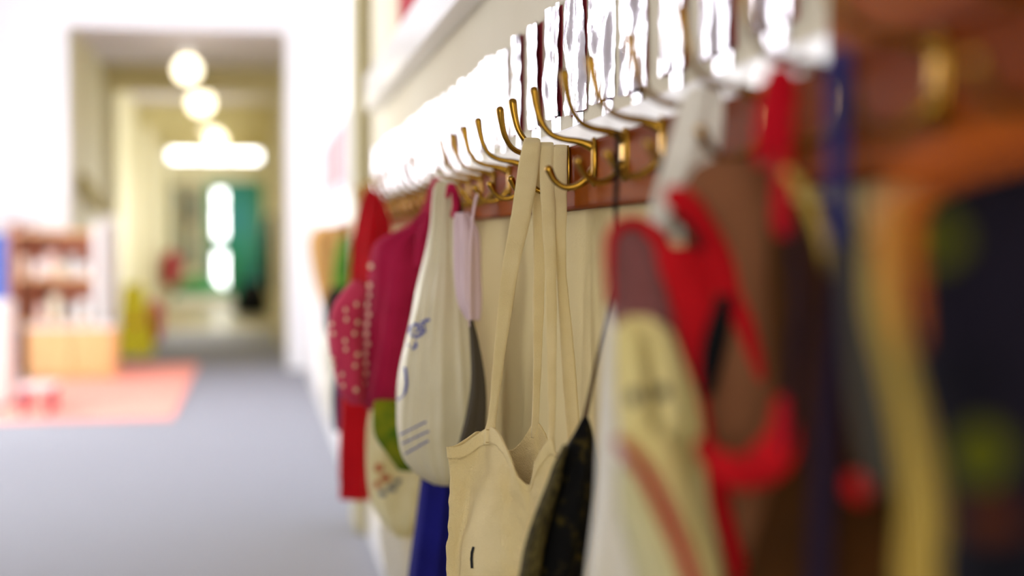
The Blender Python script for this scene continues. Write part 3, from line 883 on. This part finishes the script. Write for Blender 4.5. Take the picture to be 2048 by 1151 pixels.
# cream cotton bag in front
cbg = thing('gathered_bag', 'blurred cream gathered cotton bag with dark marks, in front of the brown backpack', 'cloth bag', (0.26, 1.0, 0.8))
cbb = loft('body', [(632, 1262, 1290, .93, .006), (665, 1246, 1322, .93, .014), (720, 1246, 1345, .93, .02), (800, 1248, 1372, .93, .022), (900, 1262, 1385, .93, .022), (1000, 1290, 1395, .93, .022), (1151, 1320, 1420, .93, .022), (1250, 1340, 1410, .93, .02)], .93, .02, cream_pack, cbg,
           seg=72, folds=((6, .005, .1), (11, .002, .2)), seed=34)
loft('gathered_fold', [(645, 1244, 1262, .90, .006), (680, 1240, 1278, .90, .012), (760, 1242, 1290, .90, .014), (850, 1252, 1300, .90, .012), (900, 1262, 1296, .90, .006)], .90, .012, cream_pack, cbg, seed=60)
loft('gathered_fold', [(640, 1292, 1308, .905, .006), (680, 1290, 1334, .905, .012), (760, 1300, 1354, .905, .014), (850, 1312, 1366, .905, .012), (900, 1322, 1360, .905, .006)], .905, .012, cream_pack, cbg, seed=61)
decal('dark_marks', bpy.data.objects['gathered_fold'], [disc(1270, 792, 10, 16)], metal_dark, cbg, .003)
decal('dark_marks', bpy.data.objects['gathered_fold.001'], [disc(1326, 782, 11, 14)], metal_dark, cbg, .003)
tag(loft('white_cloth_bag', [(600, 1225, 1240, 1.12, .008), (660, 1216, 1258, 1.12, .012), (760, 1210, 1268, 1.12, .015), (900, 1202, 1280, 1.12, .02), (1000, 1196, 1300, 1.12, .02), (1151, 1176, 1330, 1.12, .02), (1260, 1170, 1330, 1.12, .02)], 1.12, .02, white_cloth, folds=((6, .002, .2),), seed=35),
    'blurred white cloth bag hanging directly right of the black mesh bag', 'cloth bag')
sb = thing('striped_bag', 'cream bag with a curved red piping line, low down under the brown backpack', 'bag', (0.24, .85, .7))
loft('body', [(852, 1268, 1310, .86, .008), (880, 1246, 1340, .86, .015), (950, 1270, 1362, .86, .02), (1040, 1310, 1392, .86, .02), (1151, 1352, 1432, .86, .02), (1260, 1385, 1470, .86, .02)], .86, .02, cream_pack, sb, seed=36)
ptube('red_piping', [(1240, 885, .82, 12), (1262, 905, .82, 15), (1300, 960, .82, 17), (1335, 1030, .82, 18), (1365, 1100, .82, 18), (1395, 1190, .82, 18)], mat('rose_red_piping', '#a30a22', .8), sb)
loft('lower_panel', [(930, 1238, 1262, .88, .01), (1000, 1236, 1300, .88, .015), (1080, 1250, 1345, .88, .02), (1151, 1270, 1370, .88, .02), (1260, 1290, 1395, .88, .02)], .88, .02, mat('sage_cream', '#c4bd92', .85), sb, seed=37)
# white strap cloth on the hook
tag(loft('white_strap', [(172, 1382, 1430, 1.06, .005), (200, 1366, 1442, 1.06, .008), (260, 1350, 1440, 1.06, .01), (330, 1330, 1432, 1.06, .01), (400, 1310, 1405, 1.07, .01), (480, 1296, 1370, 1.08, .008)], 1.06, .01, white_cloth, folds=((5, .003, .2),), seed=38),
    'blurred wide off-white strap looped over a hook above the brown backpack', 'strap')
rb = thing('red_ribbon', 'bright red doubled ribbon hanging from a near hook left of the blue strap', 'ribbon', (0.3, .85, 1.15))
loft('band', [(130, 1536, 1580, .84, .004), (150, 1530, 1590, .84, .006), (220, 1514, 1590, .84, .005), (300, 1508, 1545, .84, .004), (330, 1512, 1535, .84, .003)], .84, .005, deep_red, rb, seg=28, seed=39)
loft('tail', [(200, 1552, 1590, .83, .004), (300, 1550, 1584, .83, .004), (400, 1545, 1585, .83, .005), (450, 1545, 1592, .83, .005), (475, 1556, 1586, .83, .003)], .83, .005, deep_red, rb, seg=28, seed=40)
bs2 = thing('blue_strap', 'long navy blue webbing strap hanging from a near hook right of the red ribbon', 'strap', (0.32, .72, 1.0))
loft('webbing', [(92, 1664, 1692, .74, .002), (110, 1658, 1700, .74, .004), (250, 1656, 1696, .74, .003), (400, 1655, 1694, .74, .003), (490, 1652, 1694, .74, .003)], .74, .003, blue_strap, bs2, seg=28, seed=41)
loft('lower_webbing', [(480, 1654, 1692, .742, .003), (600, 1650, 1690, .742, .003), (800, 1630, 1680, .742, .003), (1000, 1620, 1670, .742, .003), (1200, 1610, 1665, .742, .003)], .742, .003, plum, bs2, seg=28, seed=42)
# dark coat
dc = thing('dark_coat', 'blurred dark brown coat hanging behind the navy strap on the right', 'coat', (0.33, .8, .8))
loft('body', [(400, 1570, 1640, .83, .01), (440, 1568, 1690, .83, .02), (600, 1570, 1730, .83, .02), (800, 1580, 1770, .83, .02), (900, 1600, 1785, .83, .02), (1000, 1560, 1800, .83, .02), (1151, 1510, 1810, .83, .02), (1280, 1490, 1810, .83, .02)], .83, .02, dark_brown, dc,
     folds=((5, .005, .2), (8, .003, .1)), seed=43)
ptube('cream_edge', [(1575, 345, .80, 10), (1610, 390, .80, 13), (1640, 460, .80, 14), (1660, 540, .80, 12), (1668, 600, .80, 8)], yellow_trim, dc)
ptube('pompom', [(1712, 965, .71, 22), (1716, 975, .71, 27), (1720, 985, .71, 22)], red_web, dc)
ptube('dark_lining', [(1590, 460, .78, 18), (1600, 600, .78, 22), (1590, 760, .78, 20), (1575, 900, .78, 10)], plum, dc, flat=.5)
# big dark patterned bag and its mustard border
db = thing('patterned_bag', 'very blurred dark patterned bag with a mustard border, nearest at the right edge', 'bag', (0.32, .5, .9))
nb = loft('body', [(318, 1930, 2300, .52, .01), (350, 1870, 2400, .52, .03), (430, 1818, 2420, .52, .04), (600, 1820, 2430, .52, .045), (750, 1848, 2430, .52, .045), (900, 1888, 2430, .52, .045), (1050, 1915, 2430, .52, .045), (1180, 1900, 2430, .52, .04), (1260, 1920, 2400, .52, .02)], .52, .045, night_print, db, seed=44)
loft('border', [(372, 1790, 1850, .575, .006), (440, 1752, 1830, .57, .01), (600, 1742, 1838, .57, .01), (750, 1775, 1880, .57, .01), (880, 1800, 1918, .57, .01), (1000, 1812, 1936, .57, .01), (1100, 1805, 1920, .57, .01), (1260, 1795, 1900, .57, .01)], .57, .01, yellow_trim, db, seed=45)
ptube('orange_piping', [(1822, 680, .48, 10), (1806, 560, .48, 20), (1797, 450, .48, 27), (1822, 375, .48, 27), (1885, 335, .48, 26), (1965, 310, .48, 26), (2060, 290, .48, 24), (2150, 285, .48, 18)], orange_trim, db)
decal('lime_spot', nb, [disc(1870, 480, 62, 52)], spot_green, db, .002)
decal('lime_spot', nb, [disc(1968, 905, 55, 60)], spot_green, db, .002)
decal('rust_spot', nb, [disc(1990, 1035, 60, 38)], spot_rust, db, .002)
o = tag(loft('slate_scarf', [(470, 1680, 1760, .66, .006), (600, 1690, 1770, .66, .008), (760, 1700, 1780, .66, .008), (900, 1720, 1790, .66, .006), (980, 1740, 1790, .66, .004)], .66, .008, mat('slate_wool', '#4a4740', .9), seed=46),
        'blurred slate grey scarf hanging between the navy strap and the mustard border', 'scarf')

def hang(child, pts, M=None, owner=None):
    t = ptube('hanging_loop', pts, M or black_cloth, None)
    t.parent = child
    return t
hang(bpy.data.objects['slate_scarf'], [(1715, 480, .66, 8), (1712, 300, .67, 6), (1706, 170, .69, 6), (1712, 130, .71, 6)])
hang(bpy.data.objects['shadow_sliver'], [(940, 650, 2.12, 3), (940, 540, 2.12, 3), (946, 430, 2.13, 3), (957, 380, 2.15, 3)], lilac)
hang(bpy.data.objects['navy_garment'], [(682, 745, 3.9, 3), (708, 600, 3.9, 3), (752, 440, 3.85, 3), (770, 400, 3.83, 3)])

# ------------------------------------------------------------------ far room: rug, shelves, cabinet
rug = bx('rug', (-1.56, 8.6, 0.0), (-0.50, 12.4, 0.014), rug_m, None, 0.005); tag(rug, 'coral red rug on the grey carpet before the opening', 'rug')
cab = thing('low_cabinet', 'low pale pine cabinet standing on the coral rug', 'cabinet', (-1.5, 11.2, 0))
cx0, cx1, cz = PY(58, 700, 11.2).x, PY(232, 700, 11.2).x, PY(150, 655, 11.2).z
attach(bx('body', (cx0, 11.1, 0.015), (cx1, 11.46, cz), pine, None, 0.01), cab)
attach(bx('top', (cx0 - .015, 11.08, cz), (cx1 + .015, 11.48, cz + .022), white_gloss, None, 0.006), cab)
attach(bx('door', (cx0 + .02, 11.085, 0.05), ((cx0 + cx1) / 2 - .005, 11.1, cz - .02), pine, None, 0.004), cab)
attach(bx('door', ((cx0 + cx1) / 2 + .005, 11.085, 0.05), (cx1 - .02, 11.1, cz - .02), pine, None, 0.004), cab)
bcs = thing('bookcase', 'orange-brown bookcase with two open shelves against the white cross wall', 'bookcase', (-1.7, 11.7, 0))
bx0, bx1 = PY(22, 500, 11.62).x, PY(205, 500, 11.62).x
def zb(v): return PY(100, v, 11.62).z
attach(bx('back_panel', (bx0, 11.76, 0.015), (bx1, 11.79, zb(462)), shelf_wood), bcs)
for (xx, nm) in ((bx0, 'side_panel'), (bx1 - .06, 'side_panel')):
    c = attach(bx(nm, (xx, 11.5, 0.015), (xx + .06, 11.76, zb(445)), shelf_wood if xx == bx0 else white_gloss, None, .004), bcs)
attach(bx('divider', (PY(62, 500, 11.62).x, 11.5, 0.015), (PY(68, 500, 11.62).x, 11.76, zb(455)), shelf_wood), bcs)
for v in (462, 552, 640):
    attach(bx('shelf', (bx0 + .06, 11.5, zb(v) - .03), (bx1 - .06, 11.76, zb(v)), pine, None, .003), bcs)
# things on the shelves
rr = random.Random(8)
cols_ = [paper, mat('pale_pink_card', '#ecccc0', .6), mat('cream_card', '#efe2c4', .6), mat('grey_card', '#b8b6b4', .6)]
i = 0
names_ = ['white', 'pale pink', 'cream', 'grey']
for (v, us, where) in ((552, (72, 94, 116, 138, 158), 'middle'), (640, (76, 103, 130, 157), 'bottom')):
    for q, u in enumerate(us):
        p = PY(u, v, 11.62); h_ = rr.uniform(.09, .2); wd = .07
        tag(bx('storage_box', (p.x, 11.53, p.z + .003), (p.x + wd, 11.72, p.z + h_), cols_[i % 4], None, .006),
            '%s storage box on the %s bookcase shelf, %s from the left' % (names_[i % 4], where, ordn[q]), 'box', 'boxes on the bookcase')
        i += 1
for q, u in enumerate((46, 56)):
    p = PY(u, 560, 11.6)
    tag(bx('storage_box', (p.x - .014, 11.52, zb(552) + .003), (p.x + .014, 11.7, zb(552) + .16), cols_[2 - q], None, .004),
        '%s narrow box left of the bookcase divider' % names_[2 - q], 'box', 'boxes on the bookcase')
# white corner post of the opening side
tag(bx('display_panel', (PY(196, 500, 11.3).x, 11.66, 0), (PY(226, 500, 11.3).x, 11.72, PY(200, 430, 11.3).z), mat('pale_grey_board', '#cfcac0', .6), None, .004), 'tall narrow pale panel standing between bookcase and corridor opening', 'panel')
# noticeboard and white unit at the very left edge
tag(bx('blue_display_board', (PY(-30, 500, 9.4).x, 9.4, PY(0, 600, 9.4).z), (PY(11, 500, 9.4).x, 9.46, PY(0, 468, 9.4).z), mat('blue_card', '#4a62a8', .7), None, .004), 'blue display board at the left edge on top of the white unit', 'display board')
wu = thing('white_unit', 'white low storage unit cut off by the left edge', 'cabinet', (-1.9, 9.3, 0))
attach(bx('body', (PY(-60, 500, 9.2).x, 9.2, 0.03), (PY(14, 500, 9.2).x - .03, 9.7, PY(0, 604, 9.4).z), mat('warm_white_board', '#efe6df', .5), None, .01), wu)
attach(bx('plinth', (PY(-58, 500, 9.2).x, 9.22, 0), (PY(10, 500, 9.2).x - .04, 9.68, 0.03), metal_dark, None), wu)
st = thing('red_stool', 'low pink-topped stool with red legs at the near corner of the rug', 'stool', (-1.42, 8.9, 0.014))
p0, p1 = PY(34, 765, 8.75), PY(120, 765, 9.1)
attach(bx('seat', (p0.x, 8.75, .17), (p1.x, 9.1, .19), mat('pale_pink_plastic', '#ffd9d6', .4), None, .008), st)
for (x, y) in ((p0.x + .01, 8.77), (p1.x - .04, 8.77), (p0.x + .01, 9.05), (p1.x - .04, 9.05)):
    attach(bx('leg', (x, y, .014), (x + .03, y + .03, .17), mat('wine_red_paint', '#a8304a', .5), None, .003), st)

# ------------------------------------------------------------------ corridor things
ws = thing('wet_floor_sign', 'yellow folding A-frame wet floor sign standing in the corridor entrance', 'sign', (-1.2, 12.9, 0))
YS = 13.6
def panel(y_top, y_bot, name):
    bm = bmesh.new()
    a, b_ = PY(246, 568, YS), PY(286, 568, YS)
    c, d = PY(308, 690, YS), PY(236, 690, YS)
    zt = a.z
    pts = [(a.x, y_top, zt), (b_.x, y_top, zt), (c.x, y_bot, 0.0), (d.x, y_bot, 0.0)]
    vs = [bm.verts.new(p) for p in pts]; f = bm.faces.new(vs)
    r = bmesh.ops.extrude_face_region(bm, geom=[f])
    bmesh.ops.translate(bm, vec=(0, .015, 0), verts=[v for v in r['geom'] if isinstance(v, bmesh.types.BMVert)])
    return attach(link(name, bm, sign_yellow), ws)
panel(YS, YS - .18, 'front_leaf'); panel(YS + .016, YS + .2, 'rear_leaf')
a = PY(262, 640, YS)
bm = bmesh.new(); v_ = [bm.verts.new((a.x + dx, YS - .12 + dy, a.z + dz)) for dx, dy, dz in ((0, 0, -.05), (.11, 0, -.05), (.055, .03, .07))]
bm.faces.new(v_); attach(link('warning_triangle', bm, sign_orange), ws)
for i, (y) in enumerate((13.0, 16.0, 19.0, 22.0)):
    g = thing('ceiling_light', 'lit round opal globe light hanging from the corridor ceiling, %s in from the opening' % ordn[i], 'ceiling light', (-.62, y, 2.62), 'globe lights along the corridor')
    bm = bmesh.new(); bmesh.ops.create_uvsphere(bm, u_segments=24, v_segments=14, radius=.11 if i == 0 else .13)
    attach(link('globe', bm, globe_m, None, True), g).location = (-.605, y, 2.575)
    bm = bmesh.new(); bmesh.ops.create_cone(bm, cap_ends=True, segments=20, radius1=.06, radius2=.05, depth=.12)
    attach(link('fitting', bm, white_gloss, None, True), g).location = (-.605, y, 2.74)
# things at the corridor end
tag(bx('noticeboard', (PY(345, 400, 25.6).x, 25.62, PY(350, 535, 25.6).z), (PY(404, 400, 25.6).x, 25.66, PY(350, 372, 25.6).z), mat('beige_board', '#a89a78', .8, col2='#7c8478', nscale=9), None), 'cluttered beige noticeboard left of the green door', 'noticeboard')
bm = bmesh.new()
c0 = PY(400, 592, 25.0)
bmesh.ops.create_uvsphere(bm, u_segments=28, v_segments=14, radius=1)
for v in bm.verts:
    v.co = Vector((c0.x + v.co.x * .5, 25.0 + v.co.y * .35, max(.05, .05 + v.co.z * .42)))
tag(link('green_dome', bm, green_m, None, True), 'low rounded green play dome on the floor left of the green door', 'play dome')
tag(bx('white_bench', (PY(345, 600, 24.2).x, 24.2, 0.0), (PY(465, 600, 24.2).x, 24.4, .16), white_gloss, None, .02), 'low white bench in front of the green play dome', 'bench')
tag(loft('red_bag', [(500, 338, 352, 22, .1), (520, 325, 362, 22, .2), (560, 326, 358, 22, .2), (575, 335, 352, 22, .1)], 22, .2, mat('dull_red_nylon', '#a3283a', .7), seed=1), 'dull red bag hanging on the left side of the far corridor', 'bag')
tag(loft('red_box', [(600, 300, 318, 15.2, .1), (612, 296, 325, 15.2, .15), (640, 300, 326, 15.2, .15), (682, 304, 322, 15.2, .1)], 15.2, .15, mat('red_plastic', '#c02030', .5), seed=1), 'red plastic tub on the floor behind the yellow sign', 'tub')
tag(loft('dark_coat', [(430, 532, 545, 21, .1), (480, 526, 548, 21, .2), (560, 528, 548, 21, .2), (585, 534, 546, 21, .1)], 21, .2, black_cloth, seed=1), 'black coat hanging on the right wall of the far corridor', 'coat')
tag(loft('black_holdall', [(562, 490, 515, 20.5, .1), (582, 478, 532, 20.5, .25), (618, 466, 536, 20.5, .25), (628, 472, 532, 20.5, .2)], 22.5, .25, black_cloth, seed=1), 'black holdall slumped on the corridor floor before the green door', 'bag')
tag(loft('black_garment', [(395, 378, 386, 24, .1), (430, 374, 390, 24, .15), (450, 378, 388, 24, .1)], 24, .15, black_cloth, seed=1), 'small black garment hanging beside the noticeboard left of the green door', 'garment')
tag(loft('khaki_coat', [(345, 158, 170, 12.6, .05), (370, 158, 188, 12.6, .08), (405, 172, 202, 12.6, .08), (425, 190, 206, 12.6, .04)], 12.6, .08, mat('khaki_cotton', '#a89a60', .9), seed=1), 'khaki coat hanging inside the left side of the corridor opening', 'coat')
# artwork beyond the pilaster
ar = thing('wall_picture', 'grey and pink picture on the white wall beyond the khaki pilaster', 'picture', (XW, 7.5, EYE + .4))
attach(bx('frame', (XW - .02, 6.3, EYE + .24), (XW, 8.6, EYE + .58), mat('pale_grey_frame', '#c9c8ce', .5), None, .004), ar)
attach(bx('print', (XW - .024, 6.4, EYE + .28), (XW - .018, 8.5, EYE + .54), mat('grey_pink_print', '#8f8fa0', .7, col2='#d9a49a', nscale=5), None), ar)
hang(bpy.data.objects['black_garment'], [(382, 396, 24, 1.5), (382, 380, 25, 1.5), (381, 375, 25.6, 1.5)])
